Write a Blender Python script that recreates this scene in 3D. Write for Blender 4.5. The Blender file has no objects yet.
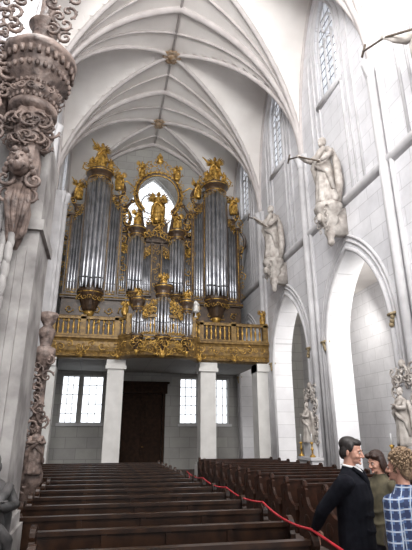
import bpy, bmesh, math, random
from mathutils import Vector, Matrix
pi=math.pi
sc=bpy.context.scene
try:
    sc.view_settings.view_transform='Standard'
    sc.view_settings.look='None'
    sc.view_settings.exposure=0.0
except Exception as e: print(e)

# ---------------- materials ----------------
def mat(name,c1,c2=None,scale=4,rough=.6,metal=0,bump=0,detail=6,spec=None):
    m=bpy.data.materials.new(name); m.use_nodes=True
    nt=m.node_tree; n=nt.nodes; l=nt.links; b=n['Principled BSDF']
    b.inputs['Roughness'].default_value=rough; b.inputs['Metallic'].default_value=metal
    b.inputs['Base Color'].default_value=(*c1,1)
    if spec is not None: b.inputs['Specular IOR Level'].default_value=spec
    tc=n.new('ShaderNodeTexCoord')
    if c2:
        no=n.new('ShaderNodeTexNoise'); no.inputs['Scale'].default_value=scale; no.inputs['Detail'].default_value=detail
        l.new(tc.outputs['Object'],no.inputs['Vector'])
        r=n.new('ShaderNodeValToRGB'); r.color_ramp.elements[0].position=.35; r.color_ramp.elements[1].position=.65
        r.color_ramp.elements[0].color=(*c1,1); r.color_ramp.elements[1].color=(*c2,1)
        l.new(no.outputs['Fac'],r.inputs['Fac']); l.new(r.outputs['Color'],b.inputs['Base Color'])
        if bump:
            bp=n.new('ShaderNodeBump'); bp.inputs['Strength'].default_value=bump; bp.inputs['Distance'].default_value=.05
            l.new(no.outputs['Fac'],bp.inputs['Height']); l.new(bp.outputs['Normal'],b.inputs['Normal'])
    return m
def ashlar(name,c1,c2,mortar,axes,bw=1.1,bh=.55,lo=.80):
    m=bpy.data.materials.new(name); m.use_nodes=True
    nt=m.node_tree; n=nt.nodes; l=nt.links; b=n['Principled BSDF']; b.inputs['Roughness'].default_value=.85
    tc=n.new('ShaderNodeTexCoord'); s=n.new('ShaderNodeSeparateXYZ'); c=n.new('ShaderNodeCombineXYZ')
    l.new(tc.outputs['Object'],s.inputs[0]); l.new(s.outputs[axes[0]],c.inputs[0]); l.new(s.outputs[axes[1]],c.inputs[1])
    br=n.new('ShaderNodeTexBrick'); br.inputs['Scale'].default_value=1
    br.inputs['Brick Width'].default_value=bw; br.inputs['Row Height'].default_value=bh
    br.inputs['Mortar Size'].default_value=.014; br.inputs['Mortar Smooth'].default_value=.4
    br.inputs['Color1'].default_value=(*c1,1); br.inputs['Color2'].default_value=(*c2,1); br.inputs['Mortar'].default_value=(*mortar,1)
    l.new(c.outputs[0],br.inputs['Vector'])
    no=n.new('ShaderNodeTexNoise'); no.inputs['Scale'].default_value=.8; no.inputs['Detail'].default_value=10; no.inputs['Roughness'].default_value=.65
    l.new(tc.outputs['Object'],no.inputs['Vector'])
    mr=n.new('ShaderNodeMapRange'); mr.inputs[1].default_value=.3; mr.inputs[2].default_value=.7; mr.inputs[3].default_value=lo; mr.inputs[4].default_value=1.05
    l.new(no.outputs['Fac'],mr.inputs[0])
    mx=n.new('ShaderNodeVectorMath'); mx.operation='SCALE'
    l.new(br.outputs['Color'],mx.inputs[0]); l.new(mr.outputs[0],mx.inputs['Scale'])
    l.new(mx.outputs[0],b.inputs['Base Color'])
    return m
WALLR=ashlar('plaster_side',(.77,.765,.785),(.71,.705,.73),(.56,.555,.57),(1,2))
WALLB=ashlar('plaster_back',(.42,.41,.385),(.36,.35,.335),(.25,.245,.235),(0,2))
VAULT=mat('vault_plaster',(.84,.805,.775),(.74,.70,.67),.6,.9)
RIB=mat('rib_stone',(.60,.56,.545),(.50,.46,.45),2,.85)
TRIM=mat('trim_stone',(.65,.64,.65),(.53,.52,.53),2,.8)
COLM=mat('column_stone',(.76,.745,.72),(.66,.645,.62),2,.8)
STAT=mat('statue_alabaster',(.58,.54,.50),(.34,.30,.27),5,.6,bump=.5)
ALAB=mat('old_alabaster',(.27,.20,.17),(.06,.04,.034),8,.5,bump=.8)
ALAB2=mat('pale_alabaster',(.42,.40,.385),(.18,.165,.16),3,.6,bump=.4)
DSTAT=mat('dark_alabaster',(.08,.075,.075),(.018,.018,.018),7,.5,bump=.5)
GOLD=mat('gilding',(.70,.43,.10),(.17,.09,.02),7,.38,.5,bump=.2)
OCHRE=mat('ochre_wood',(.30,.185,.055),(.13,.075,.025),6,.5,.15)
CASE=mat('organ_case_wood',(.085,.048,.025),(.035,.020,.011),5,.42)
TIN=mat('tin_pipe',(.56,.57,.60),(.32,.33,.36),2.5,.30,.8)
DARK=mat('dark_slot',(.01,.01,.01),None,1,.8)
PEW=mat('pew_wood',(.036,.016,.008),(.013,.006,.004),7,.36,spec=.32)
PEW2=mat('pew_end_wood',(.042,.016,.009),(.016,.007,.004),7,.45,spec=.25)
DOORW=mat('door_wood',(.035,.018,.011),(.018,.010,.007),6,.8,spec=.15)
FLOOR=ashlar('floor_slabs',(.10,.07,.06),(.075,.055,.045),(.04,.03,.03),(0,1),.8,.8)
ROPE=mat('red_rope',(.50,.02,.03),(.3,.01,.02),20,.5)
IRON=mat('leading_iron',(.12,.12,.13),None,1,.6)
STAFF=mat('staff_wood',(.10,.075,.055),None,1,.6)
SKIN=mat('skin',(.56,.30,.22),(.48,.25,.18),12,.5)
SUIT=mat('dark_suit',(.010,.011,.015),(.006,.006,.009),20,.9,spec=.1)
SHIRTW=mat('white_shirt',(.7,.7,.7),None,1,.8)
TROU=mat('trousers',(.03,.03,.04),(.02,.02,.03),20,.9)
OLIVE=mat('olive_jacket',(.10,.085,.05),(.05,.043,.026),14,.9)
HAIRB=mat('black_hair',(.012,.009,.008),(.02,.014,.012),60,.5)
HAIRN=mat('brown_hair',(.04,.017,.011),(.02,.009,.006),60,.5)
HAIRG=mat('blond_grey_hair',(.32,.22,.13),(.13,.08,.05),60,.6)
EYEW=mat('eye_white',(.6,.6,.58),None,1,.3); EYED=mat('eye_dark',(.02,.015,.01),None,1,.3); LIP=mat('lips',(.42,.14,.12),None,1,.5)
LEATH=mat('leather',(.03,.02,.015),None,1,.4)
BAG=mat('bag_canvas',(.5,.45,.36),(.4,.36,.28),10,.9)
def plaid():
    m=bpy.data.materials.new('plaid_cloth'); m.use_nodes=True; nt=m.node_tree; n=nt.nodes; l=nt.links; b=n['Principled BSDF']
    b.inputs['Roughness'].default_value=.9
    tc=n.new('ShaderNodeTexCoord'); s=n.new('ShaderNodeSeparateXYZ'); l.new(tc.outputs['Object'],s.inputs[0])
    def band(sock,scale,ph,thr):
        a=n.new('ShaderNodeMath'); a.operation='MULTIPLY_ADD'; a.inputs[1].default_value=scale; a.inputs[2].default_value=ph; l.new(sock,a.inputs[0])
        f=n.new('ShaderNodeMath'); f.operation='FRACT'; l.new(a.outputs[0],f.inputs[0])
        g=n.new('ShaderNodeMath'); g.operation='LESS_THAN'; g.inputs[1].default_value=thr; l.new(f.outputs[0],g.inputs[0]); return g.outputs[0]
    sub=n.new('ShaderNodeMath'); sub.operation='SUBTRACT'; l.new(s.outputs[0],sub.inputs[0]); l.new(s.outputs[1],sub.inputs[1])
    prev=None; col=(.07,.12,.24,1)
    for sock,scl,ph,th,c in ((s.outputs[2],15,0,.45,(.02,.035,.09,1)),(sub.outputs[0],13,.1,.45,(.018,.03,.08,1)),(s.outputs[2],15,.3,.14,(.34,.38,.46,1)),(sub.outputs[0],13,.5,.13,(.32,.37,.45,1))):
        mx=n.new('ShaderNodeMixRGB'); l.new(band(sock,scl,ph,th),mx.inputs[0])
        if prev is None: mx.inputs[1].default_value=col
        else: l.new(prev,mx.inputs[1])
        mx.inputs[2].default_value=c; prev=mx.outputs[0]
    l.new(prev,b.inputs['Base Color']); return m
PLAID=plaid()
def glass():
    m=bpy.data.materials.new('window_glass'); m.use_nodes=True; nt=m.node_tree; n=nt.nodes; l=nt.links
    for x in list(n): n.remove(x)
    o=n.new('ShaderNodeOutputMaterial'); t=n.new('ShaderNodeBsdfTransparent'); t.inputs[0].default_value=(.95,.98,1,1)
    g=n.new('ShaderNodeBsdfGlossy'); g.inputs['Roughness'].default_value=.1
    mx=n.new('ShaderNodeMixShader'); mx.inputs[0].default_value=.05
    l.new(t.outputs[0],mx.inputs[1]); l.new(g.outputs[0],mx.inputs[2]); l.new(mx.outputs[0],o.inputs[0]); return m
GLASS=glass()

# ---------------- builder ----------------
def link(o): sc.collection.objects.link(o)
def empty(name,loc=(0,0,0)):
    e=bpy.data.objects.new(name,None); e.location=loc; e.empty_display_size=.2; link(e); return e
def setp(o,p):
    if p: o.parent=p; o.matrix_parent_inverse=Matrix.Translation(-Vector(p.location))
class B:
    def __init__(s): s.bm=bmesh.new(); s.M=Matrix()
    def v(s,c): return s.bm.verts.new(s.M@Vector(c))
    def f(s,vs):
        try: s.bm.faces.new(vs)
        except ValueError: pass
    def box(s,x0,x1,y0,y1,z0,z1):
        v=[s.v((x,y,z)) for z in (z0,z1) for y in (y0,y1) for x in (x0,x1)]
        for q in ((0,2,3,1),(4,5,7,6),(0,1,5,4),(1,3,7,5),(3,2,6,7),(2,0,4,6)): s.f([v[i] for i in q])
    def rings(s,R,cap=True,closed=True):
        n=len(R[0])
        for a,b in zip(R[:-1],R[1:]):
            for i in range(n if closed else n-1):
                j=(i+1)%n; s.f([a[i],a[j],b[j],b[i]])
        if cap and closed: s.f(R[0][::-1]); s.f(R[-1])
    def lathe(s,prof,c=(0,0,0),n=16,fold=None,sy=1.):
        R=[]
        for r,z in prof:
            ring=[]
            for i in range(n):
                a=2*pi*i/n; rr=max(r,.0005)*(fold(a,z) if fold else 1)
                ring.append(s.v((c[0]+rr*math.cos(a),c[1]+rr*sy*math.sin(a),c[2]+z)))
            R.append(ring)
        s.rings(R)
    def loft(s,secs,n=16):
        R=[]
        for (x,y,z,rx,ry) in secs: R.append([s.v((x+rx*math.cos(2*pi*i/n),y+ry*math.sin(2*pi*i/n),z)) for i in range(n)])
        s.rings(R)
    def tube(s,pts,r,n=8,closed=False):
        pts=[Vector(p) for p in pts]; N=len(pts)
        if not hasattr(r,'__len__'): r=[r]*N
        R=[]; up=None
        for i,p in enumerate(pts):
            if closed: t=pts[(i+1)%N]-pts[i-1]
            else: t=pts[min(i+1,N-1)]-pts[max(i-1,0)]
            if t.length<1e-9: t=Vector((0,0,1))
            t.normalize()
            if up is None:
                up=Vector((0,0,1)) if abs(t.z)<.9 else Vector((1,0,0))
            a=(up-t*up.dot(t))
            if a.length<1e-4: a=t.orthogonal()
            a.normalize(); up=a; b=t.cross(a)
            R.append([s.v(p+(a*math.cos(2*pi*k/n)+b*math.sin(2*pi*k/n))*r[i]) for k in range(n)])
        if closed: R.append(R[0])
        s.rings(R,cap=not closed)
    def ell(s,c,r,n=12,m=8,rot=None):
        c=Vector(c); R=[]
        for j in range(1,m):
            th=pi*j/m; ring=[]
            for i in range(n):
                a=2*pi*i/n; p=Vector((r[0]*math.sin(th)*math.cos(a),r[1]*math.sin(th)*math.sin(a),r[2]*math.cos(th)))
                if rot: p=rot@p
                ring.append(s.v(c+p))
            R.append(ring)
        t=Vector((0,0,r[2]));
        if rot: t=rot@t
        T=s.v(c+t); Bt=s.v(c-t)
        s.rings(R,cap=False)
        for i in range(n):
            j=(i+1)%n; s.f([T,R[0][i],R[0][j]]); s.f([Bt,R[-1][j],R[-1][i]])
    def prism(s,poly,plane,d0,d1):
        def P(p,d): return (d,p[0],p[1]) if plane=='yz' else ((p[0],d,p[1]) if plane=='xz' else (p[0],p[1],d))
        A=[s.v(P(p,d0)) for p in poly]; C=[s.v(P(p,d1)) for p in poly]
        n=len(poly)
        for i in range(n): s.f([A[i],A[(i+1)%n],C[(i+1)%n],C[i]])
        s.f(A[::-1]); s.f(C)
    def mesh(s,name):
        bmesh.ops.recalc_face_normals(s.bm,faces=s.bm.faces)
        me=bpy.data.meshes.new(name); s.bm.to_mesh(me); s.bm.free(); return me
    def obj(s,name,m,parent=None,smooth=False):
        me=s.mesh(name); me.materials.append(m)
        if smooth:
            for p in me.polygons: p.use_smooth=True
        o=bpy.data.objects.new(name,me); link(o); setp(o,parent); return o
    def remesh(s,name,m,parent,vox,it=4,fac=.5):
        me=s.mesh(name+'_t'); o=bpy.data.objects.new(name+'_t',me); link(o)
        md=o.modifiers.new('r','REMESH'); md.mode='VOXEL'; md.voxel_size=vox
        if it: sm=o.modifiers.new('s','SMOOTH'); sm.iterations=it; sm.factor=fac
        bpy.context.view_layer.update()
        dg=bpy.context.evaluated_depsgraph_get(); me2=bpy.data.meshes.new_from_object(o.evaluated_get(dg))
        bpy.data.objects.remove(o); me2.name=name
        me2.materials.clear(); me2.materials.append(m)
        for p in me2.polygons: p.use_smooth=True
        o=bpy.data.objects.new(name,me2); link(o); setp(o,parent); return o

def arch(c,half,zs,rise,n=20):
    k=rise/half; R=(k*k+1)/2; out=[]
    for i in range(n+1):
        t=-math.cos(pi*i/n); out.append((c+half*t, zs+half*math.sqrt(max(0,R*R-(abs(t)+R-1)**2))))
    return out
def hole(c,half,zb,zs,rise,n=20):
    return [(c-half,zb)]+arch(c,half,zs,rise,n)+[(c+half,zb)]
def wall(name,outer,holes,thick,kind,pos,m,parent=None):
    cu=bpy.data.curves.new(name,'CURVE'); cu.dimensions='2D'; cu.fill_mode='BOTH'; cu.extrude=thick/2
    for poly in [outer]+holes:
        sp=cu.splines.new('POLY'); sp.points.add(len(poly)-1)
        for i,p in enumerate(poly): sp.points[i].co=(p[0],p[1],0,1)
        sp.use_cyclic_u=True
    t=bpy.data.objects.new(name+'_c',cu); link(t); bpy.context.view_layer.update()
    me=bpy.data.meshes.new_from_object(t.evaluated_get(bpy.context.evaluated_depsgraph_get()))
    bpy.data.objects.remove(t)
    if kind=='side': Mx=Matrix(((0,0,1,pos),(1,0,0,0),(0,1,0,0),(0,0,0,1)))
    else: Mx=Matrix(((1,0,0,0),(0,0,-1,pos),(0,1,0,0),(0,0,0,1)))
    me.transform(Mx); me.name=name; me.materials.clear(); me.materials.append(m)
    o=bpy.data.objects.new(name,me); link(o); setp(o,parent); return o

# ---------------- shell ----------------
XL,XR=-2.95,7.8; XC=(XL+XR)/2-.1; HW=(XR-XC)
BAYS=[24.1,18.6,13.1,7.6,2.1,-3.4]; BH=2.75; Y0=-6.15; Y1=26.6
ZS,RISE=13.0,7.3; KK=RISE/HW; RR=(KK*KK+1)/2
def prof(t):
    t=min(abs(t),1); return math.sqrt(max(0,RR*RR-(t+RR-1)**2))/KK
def vz(x,y,yc): return ZS+RISE*max(prof((x-XC)/HW),prof((y-yc)/BH))
b=B(); b.box(-8,13,Y0,28,-.3,0); b.obj('floor',FLOOR)
arc_h=[hole(c,1.95,-.2,4.7,3.05) for c in BAYS[:-1]]
clr_h=[hole(c,.85,14.3,17.0,2.0) for c in BAYS]
outer=[(Y0,-.4),(26.9,-.4),(26.9,20.8),(Y0,20.8)]
wall('wall_right',outer,arc_h+clr_h,.9,'side',XR+.45,WALLR)
wall('wall_left',outer,arc_h+clr_h,.9,'side',XL-.45,WALLR)
ao=[(Y0,-.4),(26.9,-.4),(26.9,8.6),(Y0,8.6)]
wall('wall_right_aisle',ao,[hole(c,1.1,2.4,5.4,1.7) for c in (13.1,7.6,2.1,-3.4)],.5,'side',12.25,WALLR)
wall('wall_left_aisle',ao,[hole(c,.9,2.6,5.2,1.5) for c in (18.6,13.1,7.6,2.1)],.5,'side',-7.25,WALLR)
b=B(); b.box(8.7,12,Y0,26.9,8.4,8.6); b.box(-7,XL-.9,Y0,26.9,8.4,8.6); b.obj('ceiling_aisles',VAULT)
def rect(x0,x1,z0,z1): return [(x0,z0),(x0,z1),(x1,z1),(x1,z0)]
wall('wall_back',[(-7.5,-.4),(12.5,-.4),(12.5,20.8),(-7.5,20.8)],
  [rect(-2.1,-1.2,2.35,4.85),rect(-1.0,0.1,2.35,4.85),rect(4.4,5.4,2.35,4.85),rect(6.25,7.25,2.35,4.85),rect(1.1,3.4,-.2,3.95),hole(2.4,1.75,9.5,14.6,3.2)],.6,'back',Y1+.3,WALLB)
# vault
b=B(); NX,NY=48,24
for yc in BAYS:
    g=[[b.v((XC+HW*(-1+2*i/NX),yc+BH*(-1+2*j/NY),vz(XC+HW*(-1+2*i/NX),yc+BH*(-1+2*j/NY),yc))) for i in range(NX+1)] for j in range(NY+1)]
    for j in range(NY):
        for i in range(NX): b.f([g[j][i],g[j][i+1],g[j+1][i+1],g[j+1][i]])
b.obj('ceiling',VAULT,smooth=False)
# ribs
b=B(); bounds=[BAYS[0]+BH-.35]+[c-BH for c in BAYS]
def prib(f,r,n=28):
    b.tube([f(-math.cos(pi*i/n)) for i in range(n+1)],r,8)
for yb in bounds: prib(lambda t:(XC+HW*t,yb,ZS+RISE*prof(t)-.05),.16)
for yc in BAYS:
    for s in (1,-1): prib(lambda t:(XC+HW*t,yc+s*BH*t,ZS+RISE*prof(t)-.06),.11)
    for sx in (1,-1):
        for sy in (1,-1):
            pts=[]
            for i in range(17):
                u=i/16; t=1-u**1.3*.999
                x=XC+sx*HW*(t); y=yc+sy*BH*(1-.5*(1-t))
                pts.append((x,y,max(vz(x,y,yc),ZS)-.05))
            b.tube(pts,.065,6)
b.tube([(XC,y,ZS+RISE-.05) for y in (Y0,Y1)],.06,8)
for yc in BAYS:
    prib(lambda t:(XR-.03,yc+BH*.98*t,ZS+RISE*prof(t)-.03),.08)
    prib(lambda t:(XL+.03,yc+BH*.98*t,ZS+RISE*prof(t)-.03),.08)
b.obj('trim_1',RIB,smooth=True)
b=B()
for yc in BAYS:
    for k in range(10):
        a=2*pi*k/10; b.ell((XC+.33*math.cos(a),yc+.33*math.sin(a),ZS+RISE-.2),(.16,.16,.06),8,5)
    b.ell((XC,yc,ZS+RISE-.22),(.22,.22,.12),12,6)
b.obj('ceiling_bosses',mat('boss_gilt',(.26,.15,.06),(.42,.33,.25),6,.6,.1),smooth=True)
# shafts, capitals, string course, mouldings
b=B()
for yb in bounds[1:]:
    for xs,d in ((XR,-1),(XL,1)):
        if d==1 and yb>4.5:
            b.box(xs-.05,xs+.42,yb-.55,yb+.55,0,ZS)
            xs=xs+.42
        for dy,dx,r in ((0,.12,.14),(-.26,.03,.08),(.26,.03,.08)):
            b.tube([(xs+d*dx,yb+dy,0),(xs+d*dx,yb+dy,ZS+.1)],r,12)
            b.lathe([(r,0),(r*1.1,.02),(r*1.1,.1),(r*1.8,.45),(r*1.9,.55),(r*1.5,.6)],(xs+d*dx,yb+dy,ZS-.5),12)
            b.lathe([(r*2,0),(r*2,.4),(r*1.4,.55),(r,.7)],(xs+d*dx,yb+dy,0),12)
for xs,d in ((XR,-1),(XL,1)):
    poly=[(xs-d*.02,9.2),(xs+d*.14,9.38),(xs+d*.16,9.5),(xs+d*.06,9.56),(xs-d*.02,9.62)]
    A=[b.v((p[0],Y0,p[1])) for p in poly]; C=[b.v((p[0],Y1,p[1])) for p in poly]
    for i in range(5): b.f([A[i],A[(i+1)%5],C[(i+1)%5],C[i]])
    for yc in BAYS[:-1]:
        for off,r in ((.0,.07),(.2,.045),(.34,.055)):
            pts=[(xs+d*.01,p[0],p[1]) for p in arch(yc,1.95+off,4.7,3.05+off*1.4,24)]
            pts=[(xs+d*.01,yc-1.95-off,0)]+pts+[(xs+d*.01,yc+1.95+off,0)]
            b.tube(pts,r,8)
    for yc in BAYS:
        for off,r in ((.0,.05),(.35,.045),(.75,.055)):
            pts=[(xs+d*.02,p[0],p[1]) for p in arch(yc,.85+off,17.0-off*1.2,2.0+off*1.5,20)]
            pts=[(xs+d*.02,yc-.85-off,9.5)]+pts+[(xs+d*.02,yc+.85+off,9.5)]
            b.tube(pts,r,6)
        b.box(min(xs,xs+d*.12),max(xs,xs+d*.12),yc-.95,yc+.95,14.1,14.3)
b.obj('trim_2',TRIM,smooth=True)
b=B()
for yc in BAYS[:-1]:
    for s in (1,-1):
        for q in (1,0,-1): b.ell((XR-.06,yc+s*(2.05+.05*q),4.75+.1*q),(.07,.08,.08),8,6)
        b.box(XR-.12,XR+.1,yc+s*2.1-.18,yc+s*2.1+.18,4.9,4.97)
b.obj('trim_3',mat('impost_gilt',(.42,.32,.18),(.30,.24,.15),8,.7),smooth=True)
# windows
def gwindow(name,fn,c,half,zb,zs,rise,nm,step,depth):
    e=empty(name,fn(c,zb,depth))
    b=B()
    def top(u): 
        k=rise/half;R=(k*k+1)/2;t=min(abs(u-c)/half,1);return zs+half*math.sqrt(max(0,R*R-(t+R-1)**2))
    for i in range(1,nm+1):
        u=c-half+2*half*i/(nm+1); b.tube([fn(u,zb,depth),fn(u,min(top(u),zs+.3 if nm>1 else top(u)),depth)],.06,6)
    for i in range(nm+1):
        cc=c-half+2*half*(i+.5)/(nm+1); hh=half/(nm+1)
        b.tube([fn(p[0],p[1],depth) for p in arch(cc,hh,zs-.3,hh*1.5,10)],.045,6)
    b.tube([fn(c+.42*half*math.cos(a),zs+rise*.42+.42*half*math.sin(a),depth) for a in [2*pi*k/16 for k in range(16)]],.05,6,closed=True)
    pts=[fn(p[0],p[1],depth) for p in hole(c,half-.03,zb+.03,zs,rise-.03)]
    b.tube(pts,.06,6,closed=True)
    b.obj(name+'_tracery',TRIM,e,True)
    b=B(); z=zb+step
    while z<zs+rise*.8:
        w=half if z<zs else half*max(0,1-(z-zs)/rise)**.6
        b.tube([fn(c-w,z,depth),fn(c+w,z,depth)],.018,4); z+=step
    u=c-half+step*.8
    while u<c+half:
        b.tube([fn(u,zb,depth),fn(u,top(u),depth)],.010,4); u+=step*.8
    b.obj(name+'_leading',IRON,e)
    b=B(); b.f([b.v(fn(p[0],p[1],depth+.03)) for p in hole(c,half,zb,zs,rise)]); b.obj(name+'_glass',GLASS,e)
k=1
for yc in BAYS:
    gwindow('window_%d'%k,lambda u,z,d:(XR+d,u,z),yc,.85,14.3,17.0,2.0,2,.4,.18); k+=1
    gwindow('window_%d'%k,lambda u,z,d:(XL-d,u,z),yc,.85,14.3,17.0,2.0,2,.4,.5); k+=1
gwindow('window_%d'%k,lambda u,z,d:(u,Y1+d,z),2.4,1.75,9.5,14.6,3.2,3,.45,.3); k+=1
for yc in (13.1,7.6,2.1,-3.4): gwindow('window_%d'%k,lambda u,z,d:(12.+d,u,z),yc,1.1,2.4,5.4,1.7,1,.4,.25); k+=1
for yc in (18.6,13.1,7.6,2.1): gwindow('window_%d'%k,lambda u,z,d:(-7.-d,u,z),yc,.9,2.6,5.2,1.5,1,.4,.25); k+=1
def rwindow(name,x0,x1,z0,z1,cols,rows):
    e=empty(name,(x0,Y1+.2,z0)); b=B(); y=Y1+.2
    for i in range(cols+1):
        x=x0+(x1-x0)*i/cols; w=.035 if i not in (0,cols) else .08
        b.box(x-w/2,x+w/2,y-.04,y+.04,z0,z1)
    for j in range(rows+1):
        z=z0+(z1-z0)*j/rows; w=.035 if j not in (0,rows) else .1
        b.box(x0,x1,y-.035,y+.035,z-w/2,z+w/2)
    b.obj(name+'_frame',TRIM,e)
    b=B(); b.box(x0-.12,x1+.12,Y1-.12,Y1+.05,z0-.14,z0); 
    b.obj(name+'_sill',TRIM,e)
    b=B(); b.f([b.v(p) for p in ((x0,y+.06,z0),(x1,y+.06,z0),(x1,y+.06,z1),(x0,y+.06,z1))]); b.obj(name+'_glass',GLASS,e)
for x0,x1 in ((-2.1,-1.2),(-1.0,.1),(4.4,5.4),(6.25,7.25)): rwindow('window_%d'%k,x0,x1,2.35,4.85,3,5); k+=1
# door
e=empty('door_1',(2.25,Y1,0)); b=B()
b.box(1.05,3.45,Y1+.2,Y1+.26,0,3.95)
for x0,x1 in ((1.12,2.23),(2.27,3.38)):
    b.box(x0,x1,Y1+.15,Y1+.22,0,3.9)
    for z0,z1 in ((.2,1.2),(1.4,2.5),(2.7,3.7)):
        b.box(x0+.15,x1-.15,Y1+.1,Y1+.16,z0,z1); b.box(x0+.25,x1-.25,Y1+.07,Y1+.11,z0+.1,z1-.1)
b.obj('door_leaves',DOORW,e)
b=B(); b.box(.95,1.1,Y1-.08,Y1+.1,0,4.1); b.box(3.4,3.55,Y1-.08,Y1+.1,0,4.1); b.box(.85,3.65,Y1-.12,Y1+.1,3.95,4.55); b.box(.75,3.75,Y1-.2,Y1+.1,4.5,4.6); b.obj('door_frame',DOORW,e)
b=B(); b.tube([(2.32,Y1+.08,1.15),(2.32,Y1+.0,1.15),(2.42,Y1+.0,1.15)],.015,6); b.obj('door_handle',GOLD,e,True)

# ---------------- ornaments ----------------
rnd=random.Random(4)
def acanth(b,x,y,z,s,flip=1,rot=0,turns=1.25,th=.13):
    pts=[];rs=[]
    for i in range(15):
        t=i/14; a=rot+flip*t*2*pi*turns; r=s*(1-t)**.85+s*.05
        pts.append((x+r*math.cos(a),y-.25*s*t,z+r*math.sin(a))); rs.append(s*th*(1-.45*t)*(0.6+.4*min(1,t*5)))
    b.tube(pts,rs,6)
    b.ell((pts[-1][0],pts[-1][1]-.02*s,pts[-1][2]),(s*.17,s*.17,s*.17),6,5)
    for t in (0.05,.2,.36):
        a=rot+flip*t*2*pi*turns; r=s*(1-t)**.85+s*.16
        R=Matrix.Rotation(-(a+flip*.6),3,'Y')
        b.ell((x+r*math.cos(a),y,z+r*math.sin(a)),(s*.28,s*.09,s*.1),6,5,R)
def band(b,x0,x1,z0,z1,yf,n,s,seed=1):
    q=random.Random(seed)
    for i in range(n):
        x=x0+(x1-x0)*(i+.5)/n+q.uniform(-.2,.2)*(x1-x0)/n; z=q.uniform(z0,z1)
        acanth(b,x,yf(x)-.03,z,s*q.uniform(.7,1.2),q.choice((1,-1)),q.uniform(0,6.3))
def figure(b,base,h,yaw=0,pose='bless',staff=False,wings=False,seed=0,sb=None,w=1.):
    old=b.M.copy(); q=random.Random(seed)
    b.M=Matrix.Translation(base)@Matrix.Rotation(yaw,4,'Z')@Matrix.Scale(h/1.78,4)@Matrix.Diagonal((w,w,1,1))
    ph=q.uniform(0,6)
    b.lathe([(.30,0),(.31,.1),(.28,.35),(.26,.6),(.26,.8),(.23,.98),(.20,1.08),(.22,1.25),(.23,1.36),(.17,1.45),(.08,1.5),(.06,1.56)],(0,0,0),28,
        lambda a,z:1+(.15*math.sin(8*a+ph+z*2.2)+.06*math.sin(3*a+z*5))*max(0,1-z/1.4),.85)
    b.ell((0,.0,1.68),(.09,.105,.12),12,9); b.ell((0,.03,1.7),(.105,.11,.115),10,7)
    b.ell((0,-.105,1.665),(.018,.022,.03),6,5); b.ell((0,-.07,1.6),(.05,.05,.06),8,6)
    for k in range(8):
        a=pi*k/7; b.ell((.09*math.cos(a),.06*math.sin(a),1.62),(.03,.03,.06),6,5)
    b.tube([(.22,-.1,1.40),(.05,-.22,1.2),(-.18,-.21,1.0),(-.28,-.05,.85),(-.31,.05,.5),(-.28,.1,.1)],[.06,.08,.09,.10,.09,.05],8)
    b.tube([(-.1,-.2,1.05),(.1,-.24,.9),(.26,-.1,.75),(.3,0,.3)],[.05,.07,.08,.05],8)
    b.tube([(.24,.1,1.38),(.3,.18,1.0),(.28,.22,.5),(.2,.2,.05)],[.06,.10,.11,.07],8)
    def arm(p):
        b.tube(p,[.09,.085,.07,.04],8)
        h=Vector(p[-1]); d=(h-Vector(p[-2])).normalized(); b.ell(h+d*.04,(.045,.045,.05),8,6)
        for k in range(4): b.tube([h+d*.05+Vector((-.03+.02*k,0,0)),h+d*.12+Vector((-.035+.024*k,-.02,0))],.012,5)
    if pose=='bless':
        arm([(-.2,0,1.38),(-.32,-.08,1.17),(-.34,-.25,1.22),(-.36,-.32,1.4)]); arm([(.2,0,1.38),(.32,-.05,1.15),(.2,-.25,1.1),(.1,-.3,1.15)])
    elif pose=='reach':
        arm([(-.2,0,1.38),(-.42,-.1,1.34),(-.58,-.2,1.46),(-.72,-.25,1.6)]); arm([(.2,0,1.38),(.36,-.02,1.2),(.34,-.2,1.05),(.25,-.28,1.0)])
    else:
        arm([(-.2,0,1.38),(-.3,-.1,1.15),(-.15,-.25,1.15),(-.02,-.3,1.2)]); arm([(.2,0,1.38),(.3,-.1,1.15),(.15,-.25,1.15),(.02,-.3,1.22)])
    if staff:
        t=sb or b; om=t.M.copy(); t.M=b.M.copy()
        t.tube([(-1.55,-.1,2.0),(-.75,-.27,1.62),(.35,-.4,.9)],.022,6)
        t.tube([(-1.6,-.1,1.9),(-1.45,-.1,2.1)],.024,6)
        t.M=om
    if wings:
        for s in (1,-1):
            for k in range(7):
                a=.35+.22*k; L=.75-.05*k
                b.tube([(s*.1,.12,1.3-.03*k),(s*(.1+.5*L*math.sin(a)),.2,1.35+.5*L*math.cos(a)),(s*(.1+L*math.sin(a)*1.05),.18,1.3+L*math.cos(a)*.8)],[.04,.06,.015],6)
    b.M=old

# ---------------- gallery ----------------
gal=empty('organ_gallery',(2.45,21,0))
GX0=-2.45
PL=[(GX0,21.0),(0.55,21.0),(.75,20.75),(.95,20.4),(1.3,20.15),(1.8,20.02),(2.45,19.98),(3.1,20.02),(3.6,20.15),(3.95,20.4),(4.15,20.75),(4.35,21.0),(7.75,21.0)]
def gy(x):
    for (xa,ya),(xb,yb) in zip(PL[:-1],PL[1:]):
        if xa<=x<=xb: return ya+(yb-ya)*(x-xa)/(xb-xa)
    return 21.0
def sweep(b,prof_,closed=False):
    R=[[b.v((x,y-o,z)) for o,z in prof_] for x,y in PL]
    for A,C in zip(R[:-1],R[1:]):
        for i in range(len(prof_)-(0 if closed else 1)):
            j=(i+1)%len(prof_); b.f([A[i],A[j],C[j],C[i]])
    if closed: b.f(R[0]); b.f(R[-1][::-1])
b=B(); b.prism([(x,y+.35) for x,y in PL]+[(7.75,Y1-.02),(GX0,Y1-.02)],'xy',5.1,5.8); b.obj('gallery_floor',WALLB,gal)
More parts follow.
